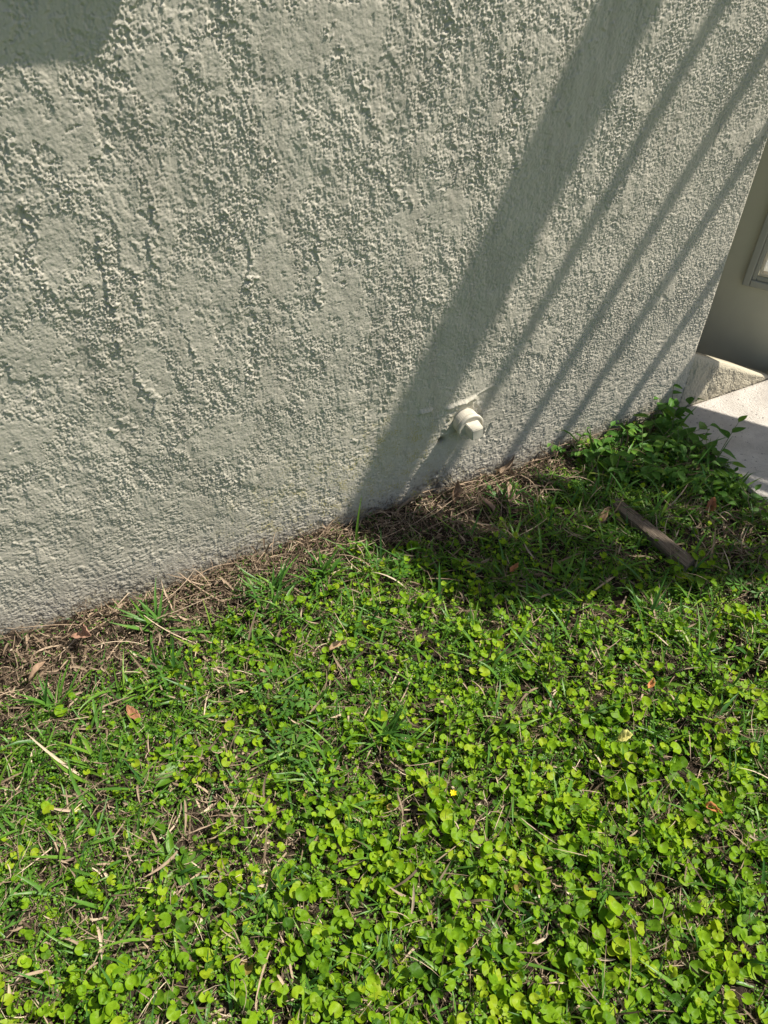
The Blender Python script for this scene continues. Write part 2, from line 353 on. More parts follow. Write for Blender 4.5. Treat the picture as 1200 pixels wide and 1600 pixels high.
sk = fbm(nx, nz, STEP, 0.012, 0.25, 1.2, 46, 1.0, 7.0); dirt_shade = np.maximum(dirt_shade, 0.10 * np.clip(sk - 0.4, 0, 1.2)); dirt_shade = np.maximum(dirt_shade, 0.22 * sstep(1.7, 2.4, dn2) * sstep(0.9, 0.0, Z))
lc = field(nx, nz, STEP, 0.004, 0.012, 43); lp = field(nx, nz, STEP, 0.03, 0.12, 44)
reg = np.exp(-(((X + 1.19) / 0.22) ** 2 + ((Z - 0.13) / 0.12) ** 2)) + np.exp(-(((X + 0.97) / 0.16) ** 2 + ((Z - 0.17) / 0.16) ** 2)) + 0.35 * sstep(0.14, 0.0, Z)
lich = np.clip(sstep(1.15, 1.7, lc + 0.55 * lp) * np.clip(reg, 0, 1), 0, 0.75)
V = np.stack([X, -H, Z], -1).reshape(-1, 3)
idx = np.arange(nx * nz).reshape(nz, nx)
F = np.stack([idx[:-1, :-1], idx[:-1, 1:], idx[1:, 1:], idx[1:, :-1]], -1).reshape(-1, 4)
# plain remainder of the wall: return at the corner, left and upper stretches, back
xr = []
def quad(a, b, c, d_):
    n0 = len(V) + len(xr); xr.extend([a, b, c, d_]); return [n0, n0 + 1, n0 + 2, n0 + 3]
FQ = [quad((WX1, 0.006, -0.06), (WX1, 0.20, -0.06), (WX1, 0.20, 2.75), (WX1, 0.006, 2.75)),
      quad((-3.2, 0, -0.06), (WX0, 0, -0.06), (WX0, 0, 2.75), (-3.2, 0, 2.75)),
      quad((WX0, 0, WZ1), (WX1, 0.006, WZ1), (WX1, 0.006, 2.75), (WX0, 0, 2.75)),
      quad((-3.2, 0.20, -0.06), (-3.2, 0, -0.06), (-3.2, 0, 2.75), (-3.2, 0.20, 2.75)),
      quad((WX1, 0.20, -0.06), (-3.2, 0.20, -0.06), (-3.2, 0.20, 2.75), (WX1, 0.20, 2.75))]
z4 = np.zeros(len(xr))
np_mesh('stucco_wall', np.vstack([V, np.array(xr)]), np.vstack([F, np.array(FQ)]), M['stucco'], house,
        attrs={'plain': np.concatenate([np.zeros(X.size), z4 + 1]), 'dirt_shade': np.concatenate([dirt_shade.ravel(), z4]), 'lichen': np.concatenate([lich.ravel(), z4])})
# sloping stucco curb that runs on from the wall corner
cx0, cx1 = -0.0206, 0.42
nx = int((cx1 - cx0) / STEP) + 1; nv = 141
cx = np.linspace(cx0, cx1, nx); u = np.linspace(0, 1, nv)
top = np.clip(0.207 - (cx + 0.02) * 0.505, 0.002, None)
XX = np.repeat(cx[None], nv, 0); ZZ = -0.06 + u[:, None] * (top[None] + 0.06)
hh = relief(nx, nv, XX - 1.2, ZZ + 0.22, 300) * 1.2 + 0.0012
roundo = 0.006 * np.clip((u[:, None] - 0.90) / 0.10, 0, 1) ** 2
YY = -hh * (1 - 0.7 * np.clip((u[:, None] - 0.9) / 0.1, 0, 1)) + roundo
V = np.stack([XX, YY, ZZ], -1).reshape(-1, 3); idx = np.arange(nx * nv).reshape(nv, nx)
F = np.stack([idx[:-1, :-1], idx[:-1, 1:], idx[1:, 1:], idx[1:, :-1]], -1).reshape(-1, 4)
n0 = len(V); bt = np.stack([cx, np.full(nx, 0.045), top - 0.004], -1); bb = np.stack([cx, np.full(nx, 0.045), np.full(nx, -0.06)], -1)
V = np.vstack([V, bt, bb]); a = np.arange(nx - 1)
F = np.vstack([F, np.array([[idx[0, 0], idx[-1, 0], n0, n0 + nx]]), np.stack([idx[-1, :-1], idx[-1, 1:], n0 + a + 1, n0 + a], -1), np.stack([n0 + a, n0 + a + 1, n0 + nx + a + 1, n0 + nx + a], -1)])
dz = np.clip(1 - (ZZ - 0.004) / 0.016, 0, 0.8)
np_mesh('curb', V, F, M['curb'], house, attrs={'dirt_shade': np.concatenate([dz.ravel() * 0.8, np.zeros(2 * nx)]), 'lichen': np.zeros(len(V))})
# shell of the room behind
bm = bmesh.new()
add_box(bm, (0.5, 4.1, 1.3), (7.4, 0.12, 3.0)); add_box(bm, (-0.42, 2.1, 1.3), (0.1, 3.6, 3.0)); add_box(bm, (4.2, 2.1, 1.3), (0.1, 3.6, 3.0))
bm_obj('interior_wall', bm, M['interior'], house)
bm = bmesh.new(); add_box(bm, (0.5, 2.1, -0.14), (7.2, 3.9, 0.06)); bm_obj('interior_floor', bm, M['concrete'], house)
bm = bmesh.new(); add_box(bm, (0.5, 2.05, 2.82), (7.6, 4.3, 0.12)); bm_obj('roof', bm, M['white_metal'], house)
bm = bmesh.new(); add_box(bm, (2.9, 0.10, 1.35), (2.5, 0.2, 2.8)); add_box(bm, (0.815, 0.10, 2.60), (1.668, 0.2, 0.3))
bm_obj('side_wall', bm, M['stucco'], house)

# door: swung inward, its outer face turned to the camera. local frame: u along the door towards the hinge, w up, n outward
TH = R(56)
ud = Vector((math.cos(TH), -math.sin(TH), 0)); nd = Vector((-math.sin(TH), -math.cos(TH), 0))
DO = Vector((0.345, 0.20, -0.08))
rotd = Matrix((ud, -nd, Vector((0, 0, 1)))).transposed()
def dpt(u, n, w): return DO + ud * u + nd * n + Vector((0, 0, w))
door = None
def dbox(bm, u0, u1, w0, w1, n0, n1, bev=0.0):
    add_box(bm, dpt((u0 + u1) / 2, (n0 + n1) / 2, (w0 + w1) / 2), (u1 - u0, n1 - n0, w1 - w0), bev, rotd)
LU, LW = -0.010, 0.328                                              # lower left corner of the window moulding
UW, UH = 0.215, 1.0
bm = bmesh.new()
dbox(bm, -0.36, LU + 0.03, 0, 2.05, -0.044, 0); dbox(bm, LU + UW - 0.03, 0.27, 0, 2.05, -0.044, 0)
dbox(bm, LU + 0.03, LU + UW - 0.03, 0, LW + 0.03, -0.044, 0); dbox(bm, LU + 0.03, LU + UW - 0.03, LW + UH - 0.03, 2.05, -0.044, 0)
door = bm_obj('door', bm, M['door'], house)
bm = bmesh.new(); add_box(bm, (0.535, 0.03, 1.13), (0.05, 0.05, 2.5), 0.003); bm_obj('door_post', bm, M['door_trim'], house)
def frame(bm, o, i, n0, n1, bev):
    u0, u1, w0, w1 = LU + o, LU + UW - o, LW + o, LW + UH - o; t = i - o
    dbox(bm, u0, u0 + t, w0, w1, n0, n1, bev); dbox(bm, u1 - t, u1, w0, w1, n0, n1, bev)
    dbox(bm, u0 + t, u1 - t, w0, w0 + t, n0, n1 - 0.0006, bev); dbox(bm, u0 + t, u1 - t, w1 - t, w1, n0, n1 - 0.0006, bev)
bm = bmesh.new(); frame(bm, 0.0, 0.022, 0.0005, 0.016, 0.004); frame(bm, 0.0225, 0.036, 0.0008, 0.010, 0.003)
wf = bm_obj('window_frame', bm, M['door_trim'], door)
bm = bmesh.new(); frame(bm, 0.0365, 0.0445, -0.02, 0.005, 0.002); bm_obj('glazing_bead', bm, M['bead'], door)
bm = bmesh.new(); dbox(bm, LU + 0.045, LU + UW - 0.045, LW + 0.045, LW + UH - 0.045, -0.024, -0.018); bm_obj('pane', bm, M['pane'], door)

# ------------------------------------------------------------------ clean-out plug on the wall
co = empty('cleanout_pipe', (CX, 0, CZ), 'painted round pipe cleanout plug with square nut standing out of the stucco wall', 'pipe plug')
def cpart(name, bm, mat, sm=False):
    o = bm_obj(name, bm, mat, None, sm); o.parent = co; o.matrix_parent_inverse = Matrix.Translation(co.location).inverted(); return o
bm = bmesh.new(); add_lathe(bm, [(0.044, -0.02), (0.0445, 0.018), (0.044, 0.026), (0.041, 0.0275), (0.036, 0.028)], (CX, 0, CZ))
cpart('pipe_hub', bm, M['plug'])
bm = bmesh.new(); add_lathe(bm, [(0.036, 0.020), (0.038, 0.031), (0.0465, 0.032), (0.0475, 0.034), (0.0475, 0.041), (0.046, 0.0432), (0.042, 0.0435), (0.039, 0.040), (0.018, 0.040)], (CX, 0, CZ))
cpart('plug_rim', bm, M['plug'])
bm = bmesh.new(); r = bmesh.ops.create_cone(bm, cap_ends=True, segments=4, radius1=0.033, radius2=0.029, depth=0.04,
    matrix=Matrix.Translation((CX + 0.002, -0.058, CZ)) @ Matrix.Rotation(R(90), 4, 'X') @ Matrix.Rotation(R(45 + 4), 4, 'Z'))
bmesh.ops.bevel(bm, geom=list(bm.edges), offset=0.0022, segments=2, affect='EDGES')
cpart('square_nut', bm, M['plug'])
for o_ in co.children:
    for v_ in o_.data.vertices:
        v_.co.x = CX + (v_.co.x - CX) * 0.76; v_.co.z = CZ + (v_.co.z - CZ) * 0.76; v_.co.y *= 0.86
    o_.data.update()

# ------------------------------------------------------------------ unseen shadow casters added beyond the frame
SH = Vector(S) * 1.18                                              # the added screen is shifted out towards the sun
gd = Vector((math.cos(R(55)), -math.sin(R(55)), 0)); gnv = Vector((math.sin(R(55)), math.cos(R(55)), 0))
shadow_screen = empty('added_shadow_screen', (SH.x, SH.y, 0), 'unseen white slatted metal screen added on the right to cast the shadow bands', 'shadow_screen')  # unseen screen added for the slanted wall bands and ground shade
def gpart(name, bm, mat=None):
    o = bm_obj(name, bm, mat or M['white_metal']); o.parent = shadow_screen; o.matrix_parent_inverse = Matrix.Translation(shadow_screen.location).inverted(); return o
def gbar(bm, d0, za, d1, zb, wa, wb, th=0.022):
    """bar from (d0, za) to (d1, zb), heights of the ends wa, wb"""
    vs = []
    for s in (-1, 1):
        for (d_, z_, w_) in ((d0, za, wa), (d1, zb, wb)):
            for k in (-1, 1):
                vs.append(bm.verts.new(SH + gd * d_ + gnv * (s * th / 2) + Vector((0, 0, z_ + k * w_ / 2))))
    q = lambda *i: bm.faces.new([vs[k] for k in i])
    q(0, 1, 3, 2); q(4, 6, 7, 5); q(0, 2, 6, 4); q(1, 5, 7, 3); q(0, 4, 5, 1); q(2, 3, 7, 6)
bm = bmesh.new(); gbar(bm, -0.2, 2.185, 0.6, 1.985, 0.21, 0.31); gpart('top_rail', bm)
bm = bmesh.new(); gbar(bm, 0.6005, 1.985, 1.135, 2.06, 0.31, 0.60); gpart('shade_corner', bm)  # shaped to widen the cast shadow on the ground
for za, zb, w in ((1.60, 1.68, 0.036), (1.215, 1.25, 0.034), (0.885, 0.97, 0.030), (0.53, 0.60, 0.028)):
    bm = bmesh.new(); gbar(bm, -0.2, za - 0.004, 0.985, zb, w, w); gpart('slat', bm)
for k in range(19):
    zz_ = 0.62 + 0.062 * k; bm = bmesh.new(); gbar(bm, 0.27 * zz_ + 0.09 + 0.05 * (k % 3), zz_, 0.985, zz_ + 0.02 * (k % 2), 0.026 + 0.007 * (k % 4), 0.030, 0.008); gpart('dapple_slat', bm)  # thin slats added to dapple the sun on the ground
bm = bmesh.new(); gbar(bm, -0.2, 0.115, 0.985, 0.10, 0.26, 0.26); gpart('bottom_rail', bm)
bm = bmesh.new(); gbar(bm, 0.125, 0.38, 0.985, 0.38, 0.27, 0.27, 0.012); gpart('shade_panel', bm)  # added for the strip of shade across the pad
bm = bmesh.new()
add_box(bm, SH + gd * 1.06 + Vector((0, 0, (1.85 - SH.z) / 2)), (0.15, 0.03, 1.85 + SH.z), 0.004, Matrix((gd, gnv, Vector((0, 0, 1)))).transposed()); gpart('outer_post', bm)
bm = bmesh.new()
add_box(bm, SH + gd * -0.235 + Vector((0, 0, (2.3 - SH.z) / 2)), (0.07, 0.05, 2.3 + SH.z), 0.004, Matrix((gd, gnv, Vector((0, 0, 1)))).transposed()); gpart('inner_post', bm)
# unseen box added high on the wall for the rounded shadow at upper left
mb = empty('added_shadow_box', (-1.42, 0, 1.55), 'unseen grey rounded box added high on the wall to cast the corner shadow', 'shadow box')
bm = bmesh.new()
pr = []
w0, w1, h0, h1, rr_ = -1.62, -1.275, 1.37, 1.95, 0.06
for cxx, czz, a0 in ((w1 - rr_, h0 + rr_, -90), (w1 - rr_, h1 - rr_, 0), (w0 + rr_, h1 - rr_, 90), (w0 + rr_, h0 + rr_, 180)):
    for k in range(7):
        a = R(a0 + 15 * k); pr.append((cxx + rr_ * math.cos(a), czz + rr_ * math.sin(a)))
f0 = [bm.verts.new((x, 0.0, z)) for x, z in pr]; f1 = [bm.verts.new((x, -0.055, z)) for x, z in pr]
bm.faces.new(f0[::-1]); bm.faces.new(f1)
for k in range(len(pr)): bm.faces.new((f0[k], f0[(k + 1) % len(pr)], f1[(k + 1) % len(pr)], f1[k]))
o = bm_obj('box_body', bm, M['grey_metal']); o.parent = mb; o.matrix_parent_inverse = Matrix.Translation(mb.location).inverted()
bm = bmesh.new(); add_lathe(bm, [(0.085, 0.0555), (0.085, 0.066), (0.075, 0.068)], (-1.46, 0, 1.74))
o = bm_obj('box_ring', bm, M['white_metal']); o.parent = mb; o.matrix_parent_inverse = Matrix.Translation(mb.location).inverted()

# ------------------------------------------------------------------ ground cover
SX = [-3.4, -2.0, -1.88, -1.74, -1.46, -1.24, -1.12, -0.92, -0.68, -0.5, -0.31, 0.2]
SW = [0.245, 0.245, 0.24, 0.21, 0.165, 0.12, 0.10, 0.185, 0.155, 0.065, 0.015, 0.0]
cn1 = Noise2(0.06, 0.22, 51); cn2 = Noise2(0.10, 0.40, 52); cn3 = Noise2(0.04, 0.12, 53); cn4 = Noise2(0.08, 0.25, 54)
def veg(x, y):
    w = np.interp(x, SX, SW); return sstep(-0.035, 0.06, -y - w + 0.035 * cn3(x, y))
bn = Noise2(0.09, 0.30, 57)
def lush(x, y):
    g_ = lambda a, b, r_: np.exp(-(((x - a) ** 2 + (y - b) ** 2) / r_ ** 2))
    b_ = 0.8 * sstep(0.75, 1.5, bn(x, y)) + 1.0 * g_(-1.72, -0.60, 0.11) + 0.8 * g_(-1.62, -0.68, 0.09) + 0.8 * g_(-1.22, -0.80, 0.07) + 0.8 * g_(-0.28, -0.50, 0.10) + 0.7 * g_(-1.52, -0.35, 0.08) + 0.7 * g_(-1.80, -0.95, 0.10) + 0.6 * g_(-1.05, -1.1, 0.08)
    return 1 - 0.62 * np.clip(b_, 0, 1)
def pad_free(x, y): return (x < -0.092 + 0.012 * cn3(x * 2, y * 2)) | (y < -1.72)
def scatter(n, dens, x0=-2.9, x1=-0.06, y0=-1.95, y1=-0.004):
    x = rng.uniform(x0, x1, n); y = rng.uniform(y0, y1, n)
    vis = (y < 0)
    k = (rng.random(n) < dens(x, y)) & vis & pad_free(x, y)
    # dense where the picture looks, thinner at the outskirts
    out = np.maximum(np.maximum(-2.35 - x, 0), np.maximum(-1.55 - y, 0)); k &= rng.random(n) > np.clip(out * 1.6, 0, 0.75)
    return x[k], y[k]
def place(T, TF, P, az, tilt, tdir, scale, extra=None):
    """copies of a template (T verts, TF tris): scaled, turned by az, tilted by tilt towards tdir, moved to P"""
    n = len(P); k = len(T)
    ca, sa = np.cos(az), np.sin(az)
    v = T[None] * scale[:, None, None] if scale.ndim == 1 else T[None] * scale[:, None, :]
    x = v[..., 0] * ca[:, None] - v[..., 1] * sa[:, None]; y = v[..., 0] * sa[:, None] + v[..., 1] * ca[:, None]; z = v[..., 2]
    ax = np.stack([-np.sin(tdir), np.cos(tdir), 0 * tdir], -1)
    p = np.stack([x, y, z], -1); c = np.cos(tilt)[:, None, None]; s = np.sin(tilt)[:, None, None]; A = ax[:, None, :]
    p = p * c + np.cross(np.broadcast_to(A, p.shape), p) * s + A * (p * A).sum(-1, keepdims=True) * (1 - c)
    p = p + P[:, None, :]
    f = TF[None] + (np.arange(n) * k)[:, None, None]
    return p.reshape(-1, 3), f.reshape(-1, 3)
def disc_leaf(nr=18, notch=0.42, cup=0.16, wav=0.05, seed=0):
    """kidney shaped leaf, notch at -X, unit radius"""
    g = np.random.default_rng(seed)
    a = np.linspace(-math.pi + notch, math.pi - notch, nr)
    rim = 1.0 + wav * np.sin(a * 5 + g.uniform(0, 6)) + 0.06 * np.cos(a * 2)
    ring = []
    V = [(-0.22, 0, -0.05)]
    for fr, zz in ((0.55, cup * 0.35), (1.0, cup)):
        zw = zz + fr * 0.12 * np.sin(a * 3 + g.uniform(0, 6)) + fr * 0.10 * np.sin(a * 2 + g.uniform(0, 6)) + 0.34 * np.abs(fr * np.sin(a)) * g.uniform(0.1, 1.0)
        V += [(fr * r_ * math.cos(t) - (1 - fr) * 0.22, fr * r_ * 1.12 * math.sin(t), z_) for r_, t, z_ in zip(rim, a, zw)]
    F = []
    for k in range(nr - 1):
        F.append((0, 1 + k, 2 + k)); a0, b0 = 1 + k, 1 + nr + k
        F += [(a0, b0, b0 + 1), (a0, b0 + 1, a0 + 1)]
    return np.array(V), np.array(F)
def clampy(V, lim=-0.005):
    V[:, 1] = np.where(V[:, 1] > lim, lim - 0.3 * (V[:, 1] - lim).clip(0, 0.02), V[:, 1]); return V
def blades(P, az, e0, bend, ln, wd, K=6, fold=0.25, roll=None, floor=None, curl=None, tip=2.2):
    n = len(P); s = np.linspace(0, 1, K)
    ang = e0[:, None] - bend[:, None] * s[None]
    a = az[:, None] + (curl[:, None] * s[None] if curl is not None else 0)
    ds = (ln / (K - 1))[:, None]
    dx = np.cos(ang) * np.cos(a) * ds; dy = np.cos(ang) * np.sin(a) * ds; dz = np.sin(ang) * ds
    z0 = np.zeros((n, 1))
    px = P[:, :1] + np.concatenate([z0, np.cumsum(dx[:, :-1], 1)], 1); py = P[:, 1:2] + np.concatenate([z0, np.cumsum(dy[:, :-1], 1)], 1)
    pz = P[:, 2:3] + np.concatenate([z0, np.cumsum(dz[:, :-1], 1)], 1)
    if floor is not None: pz = np.maximum(pz, floor[:, None] + 0 * pz)
    C = np.stack([px, py, pz], -1)
    side = np.stack([-np.sin(a) + 0 * ang, np.cos(a) + 0 * ang, 0 * ang], -1)
    up = np.stack([-np.sin(ang) * np.cos(a), -np.sin(ang) * np.sin(a), np.cos(ang)], -1)
    if roll is not None:
        cr, sr = np.cos(roll)[:, None, None], np.sin(roll)[:, None, None]; side, up = side * cr + up * sr, up * cr - side * sr
    w = wd[:, None] * 0.5 * np.clip(1 - s[None] ** tip, 0.04, 1) * np.clip(0.55 + 1.4 * s[None], 0, 1)
    Lp = C + side * w[..., None] + up * (fold * w)[..., None]; Rp = C - side * w[..., None] + up * (fold * w)[..., None]
    V = np.stack([Lp, C, Rp], 2).reshape(-1, 3)
    base = (np.arange(n) * K * 3)[:, None, None]
    f = []
    for k in range(K - 1):
        for j in (0, 1):
            q = k * 3 + j; f += [(q, q + 1, q + 4), (q, q + 4, q + 3)]
    F = (np.array(f)[None] + base).reshape(-1, 3)
    return V, F, K * 3
def merge(parts):
    V, F, T, n = [], [], [], 0
    for v, f, t in parts: V.append(v); F.append(f + n); T.append(t); n += len(v)
    return np.vstack(V), np.vstack(F), np.concatenate(T)

# --- round-leaved creeping plant
def d_round(x, y):
    d_ = -y
    c = 0.20 + 0.22 * sstep(0.38, 0.85, d_ + 0.05 * cn2(x, y)) - 0.20 * sstep(-1.55, -2.0, x) - 0.16 * sstep(-0.95, -0.6, x)
    return veg(x, y) ** 2 * lush(x, y) * np.clip(c * (0.95 + 0.38 * cn1(x, y)), 0.02, 1)
x, y = scatter(95000, d_round); n = len(x)
hz = np.abs(rng.normal(0.022, 0.010, n)).clip(0.006, 0.05)
size = rng.gamma(9, 1 / 9, n) * (0.0057 + 0.0023 * sstep(0.45, 1.0, -y)); size = size.clip(0.0028, 0.0122)
P = np.stack([x, y, gz(x, y) + hz], -1)
az = rng.uniform(-math.pi, math.pi, n); tilt = np.abs(rng.normal(0.46, 0.30, n)).clip(0, 1.25)
tdir = np.where(rng.random(n) < 0.6, rng.normal(-0.5, 0.9, n), rng.uniform(-math.pi, math.pi, n))
tint = np.clip(0.52 + 0.25 * rng.standard_normal(n) + 0.12 * cn2(x, y), 0, 0.95); tint[rng.random(n) < 0.001] = 1.0
parts = []
tmpl = [disc_leaf(18, n_, c_, w_, i_) for i_, (n_, c_, w_) in enumerate(((0.30, 0.24, 0.02), (0.45, 0.06, 0.03), (0.20, 0.40, 0.02), (0.55, -0.22, 0.03), (0.38, 0.14, 0.04), (0.26, -0.10, 0.03), (0.34, 0.50, 0.02), (0.42, 0.30, 0.04)))]
which = rng.integers(0, len(tmpl), n)
for k, (T, TF) in enumerate(tmpl):
    m = which == k; v, f = place(T, TF, P[m], az[m], tilt[m], tdir[m], size[m]); parts.append((v, f, np.repeat(tint[m], len(T))))
# petioles
root = np.stack([x + rng.normal(0, 0.006, n), y + rng.normal(0, 0.006, n), gz(x, y)], -1)
dv = P - root; Lh = np.hypot(dv[:, 0], dv[:, 1]); v, f, kk = blades(root, np.arctan2(dv[:, 1], dv[:, 0]), np.arctan2(dv[:, 2], Lh), np.zeros(n), np.sqrt(Lh ** 2 + dv[:, 2] ** 2), np.full(n, 0.0017), K=3, fold=0.8, tip=9)
parts.append((v, f, np.repeat(tint * 0.7, kk)))
V, F, T = merge(parts)
tag(np_mesh('round_leaf_ground_cover', clampy(V), F, M['round_leaf'], attrs={'tint': T}), 'bright lime green round kidney shaped leaves spreading over the lawn', 'ground cover', kind='stuff')

# --- small leafy sprigs (clover like filler)
def sprig(seed, nl=9):
    g = np.random.default_rng(seed); Vs, Fs = [], []; n0 = 0
    for k in range(nl):
        a = g.uniform(0, 6.28); r_ = g.uniform(0.2, 1.0); z_ = g.uniform(0.2, 1.0); l = g.uniform(0.28, 0.48); wv = l * g.uniform(0.55, 0.85)
        t = g.uniform(-0.5, 0.9); b_ = g.uniform(-0.9, 0.9)
        c = np.array([r_ * math.cos(a), r_ * math.sin(a), z_]); d1 = np.array([math.cos(a + b_) * math.cos(t), math.sin(a + b_) * math.cos(t), math.sin(t) * 0.7]); d2 = np.array([-math.sin(a + b_), math.cos(a + b_), g.uniform(-0.4, 0.4)])
        q = [c - d1 * l * 0.5, c - d1 * l * .15 + d2 * wv * .45 + [0, 0, .05], c + d1 * l * .3 + d2 * wv * .4 + [0, 0, .05], c + d1 * l * .5, c + d1 * l * .3 - d2 * wv * .4 + [0, 0, .05], c - d1 * l * .15 - d2 * wv * .45 + [0, 0, .05]]
        Vs += q; Fs += [(n0, n0 + 1, n0 + 5), (n0 + 1, n0 + 2, n0 + 5), (n0 + 2, n0 + 4, n0 + 5), (n0 + 2, n0 + 3, n0 + 4)]; n0 += 6
    return np.array(Vs), np.array(Fs)
def d_small(x, y):
    return veg(x, y) * lush(x, y) * np.clip(0.52 - 0.16 * sstep(0.5, 0.8, -y) + 0.34 * cn4(x, y) + 0.45 * sstep(-0.75, -0.40, x) * sstep(0.55, 0.2, -y) + 0.3 * sstep(-1.75, -1.95, x), 0.03, 1)
x, y = scatter(60000, d_small); n = len(x)
P = np.stack([x, y, gz(x, y) + 0.001], -1); az = rng.uniform(-math.pi, math.pi, n)
size = rng.uniform(0.009, 0.018, n); sc3 = np.stack([size, size, size * rng.uniform(0.7, 1.5, n)], -1)
which = rng.integers(0, 6, n); tint = np.clip(0.5 + 0.22 * rng.standard_normal(n) + 0.18 * cn1(y, x), 0, 1); parts = []
for k in range(6):
    T, TF = sprig(60 + k, 8 + k % 3); m = which == k
    v, f = place(T, TF, P[m], az[m], rng.uniform(0, 0.3, m.sum()), az[m], sc3[m]); parts.append((v, f, np.repeat(tint[m], len(T))))
V, F, T = merge(parts)
tag(np_mesh('small_leaf_weeds', clampy(V), F, M['small_leaf'], attrs={'tint': T}), 'tiny leaved low weeds filling the gaps between grass blades', 'weeds', kind='stuff')

# --- grass blades
def d_grass(x, y):
    d_ = -y
    return veg(x, y) * (0.35 + 0.65 * lush(x, y)) * np.clip(0.42 + 0.35 * cn4(x + 3, y) + 0.30 * sstep(0.6, 0.3, d_) - 0.12 * sstep(0.7, 1.0, d_) + 0.15 * sstep(-1.5, -1.9, x), 0.05, 1)
x, y = scatter(30000, d_grass); n = len(x)
P = np.stack([x, y, gz(x, y)], -1); az = rng.uniform(-math.pi, math.pi, n)
ln = rng.gamma(6, 1 / 6, n) * (0.056 + 0.016 * sstep(-0.7, -0.4, x) * sstep(0.5, 0.2, -y)); wd = rng.uniform(0.0028, 0.0075, n) * np.clip(ln / 0.055, 0.6, 1.2)
e0 = rng.uniform(0.25, 1.25, n); bend = rng.uniform(0.1, 1.3, n)
v, f, kk = blades(P, az, e0, bend, ln, wd, 6, 0.30, rng.normal(0, 0.35, n), gz(x, y) + 0.004, rng.normal(0, 0.35, n))
tint = np.clip(0.42 + 0.2 * rng.standard_normal(n), 0, 0.95)
fine = scatter(24000, lambda x, y: veg(x, y) * np.clip(0.3 + 0.6 * cn1(x + 5, y), 0.05, 1)); xf, yf = fine; nf = len(xf)
v2, f2, k2 = blades(np.stack([xf, yf, gz(xf, yf)], -1), rng.uniform(-3.14, 3.14, nf), rng.uniform(0.4, 1.4, nf), rng.uniform(0, 1.0, nf), rng.uniform(0.02, 0.055, nf), rng.uniform(0.0012, 0.0026, nf), 4, 0.2)
xc, yc = scatter(90000, lambda x, y: np.clip(0.75 * (1 - veg(x, y)) + 0.10, 0, 1)); nc = len(xc)
v3, f3, k3 = blades(np.stack([xc, yc, gz(xc, yc) + np.abs(rng.normal(0, 0.006, nc)) + 0.002], -1), rng.uniform(-3.14, 3.14, nc), rng.normal(0, 0.5, nc), rng.normal(0, 0.8, nc), rng.uniform(0.004, 0.014, nc), rng.uniform(0.0015, 0.0045, nc), 3, 0.3, rng.normal(0, 0.8, nc), None, None, 5)
V, F, T = merge([(v3, f3, np.repeat(np.clip(0.30 + 0.26 * rng.standard_normal(nc), 0, 1), k3)), (v, f, np.repeat(tint, kk)), (v2, f2, np.repeat(np.clip(0.6 + 0.2 * rng.standard_normal(nf), 0, 1), k2))])
tag(np_mesh('lawn_grass', clampy(V), F, M['grass'], attrs={'tint': T}), 'short broad bladed green grass growing through the ground cover', 'grass', kind='stuff')

# --- dry thatch: straw everywhere, thick along the foot of the wall
def d_straw(x, y):
    return np.clip(1.1 * (1 - veg(x, y)) + 0.36 + 0.5 * (1 - lush(x, y)) + 0.30 * cn2(x + 1, y + 2) * veg(x, y) + 0.2 * sstep(-1.5, -1.9, x) + 0.25 * sstep(-0.55, -0.3, x) * sstep(0.35, 0.5, -y), 0.05, 1)
x, y = scatter(125000, d_straw); n = len(x); strip = 1 - veg(x, y)
up = np.abs(rng.normal(0, 1, n)) * (0.013 + 0.006 * strip * sstep(0.0, 0.10, 0.16 + y))
g0 = gz(x, y)
P = np.stack([x, y, g0 + 0.002 + up * 0.7], -1); az = np.where(rng.random(n) < 0.15 * strip, rng.normal(0, 0.5, n) + math.pi * rng.integers(0, 2, n), rng.uniform(-math.pi, math.pi, n))
ln = rng.gamma(2, 1 / 2, n) * (0.034 - 0.010 * strip); wd = np.where(rng.random(n) < 0.24, rng.uniform(0.0025, 0.0058, n), rng.uniform(0.0008, 0.0022, n))
v, f, kk = blades(P, az, rng.normal(0.12, 0.45, n), rng.normal(0.15, 0.8, n), ln, wd, 6, 0.5, rng.normal(0, 0.9, n), g0 + 0.0015 + up * 0.2, rng.normal(0, 0.6, n), 4)
tint = np.clip(0.42 + 0.26 * rng.standard_normal(n) - 0.14 * strip, 0, 1)
# long runners lying along the wall
nr_ = 150; xr_ = rng.uniform(-2.6, -0.1, nr_); yr_ = -np.abs(rng.normal(0, 0.6, nr_)) * np.interp(xr_, SX, SW) - 0.006
az2 = rng.normal(0, 0.35, nr_) + math.pi * rng.integers(0, 2, nr_)
v2, f2, k2 = blades(np.stack([xr_, yr_, gz(xr_, yr_) + rng.uniform(0.002, 0.022, nr_)], -1), az2, rng.normal(0.15, 0.2, nr_), rng.normal(0.3, 0.3, nr_), rng.uniform(0.06, 0.20, nr_), rng.uniform(0.0012, 0.003, nr_), 9, 0.8, None, gz(xr_, yr_) + 0.003, rng.normal(0, 0.7, nr_), 9)
xc, yc = scatter(90000, lambda x, y: np.clip(0.75 * (1 - veg(x, y)) + 0.10, 0, 1)); nc = len(xc)
v3, f3, k3 = blades(np.stack([xc, yc, gz(xc, yc) + np.abs(rng.normal(0, 0.006, nc)) + 0.002], -1), rng.uniform(-3.14, 3.14, nc), rng.normal(0, 0.5, nc), rng.normal(0, 0.8, nc), rng.uniform(0.004, 0.014, nc), rng.uniform(0.0015, 0.0045, nc), 3, 0.3, rng.normal(0, 0.8, nc), None, None, 5)
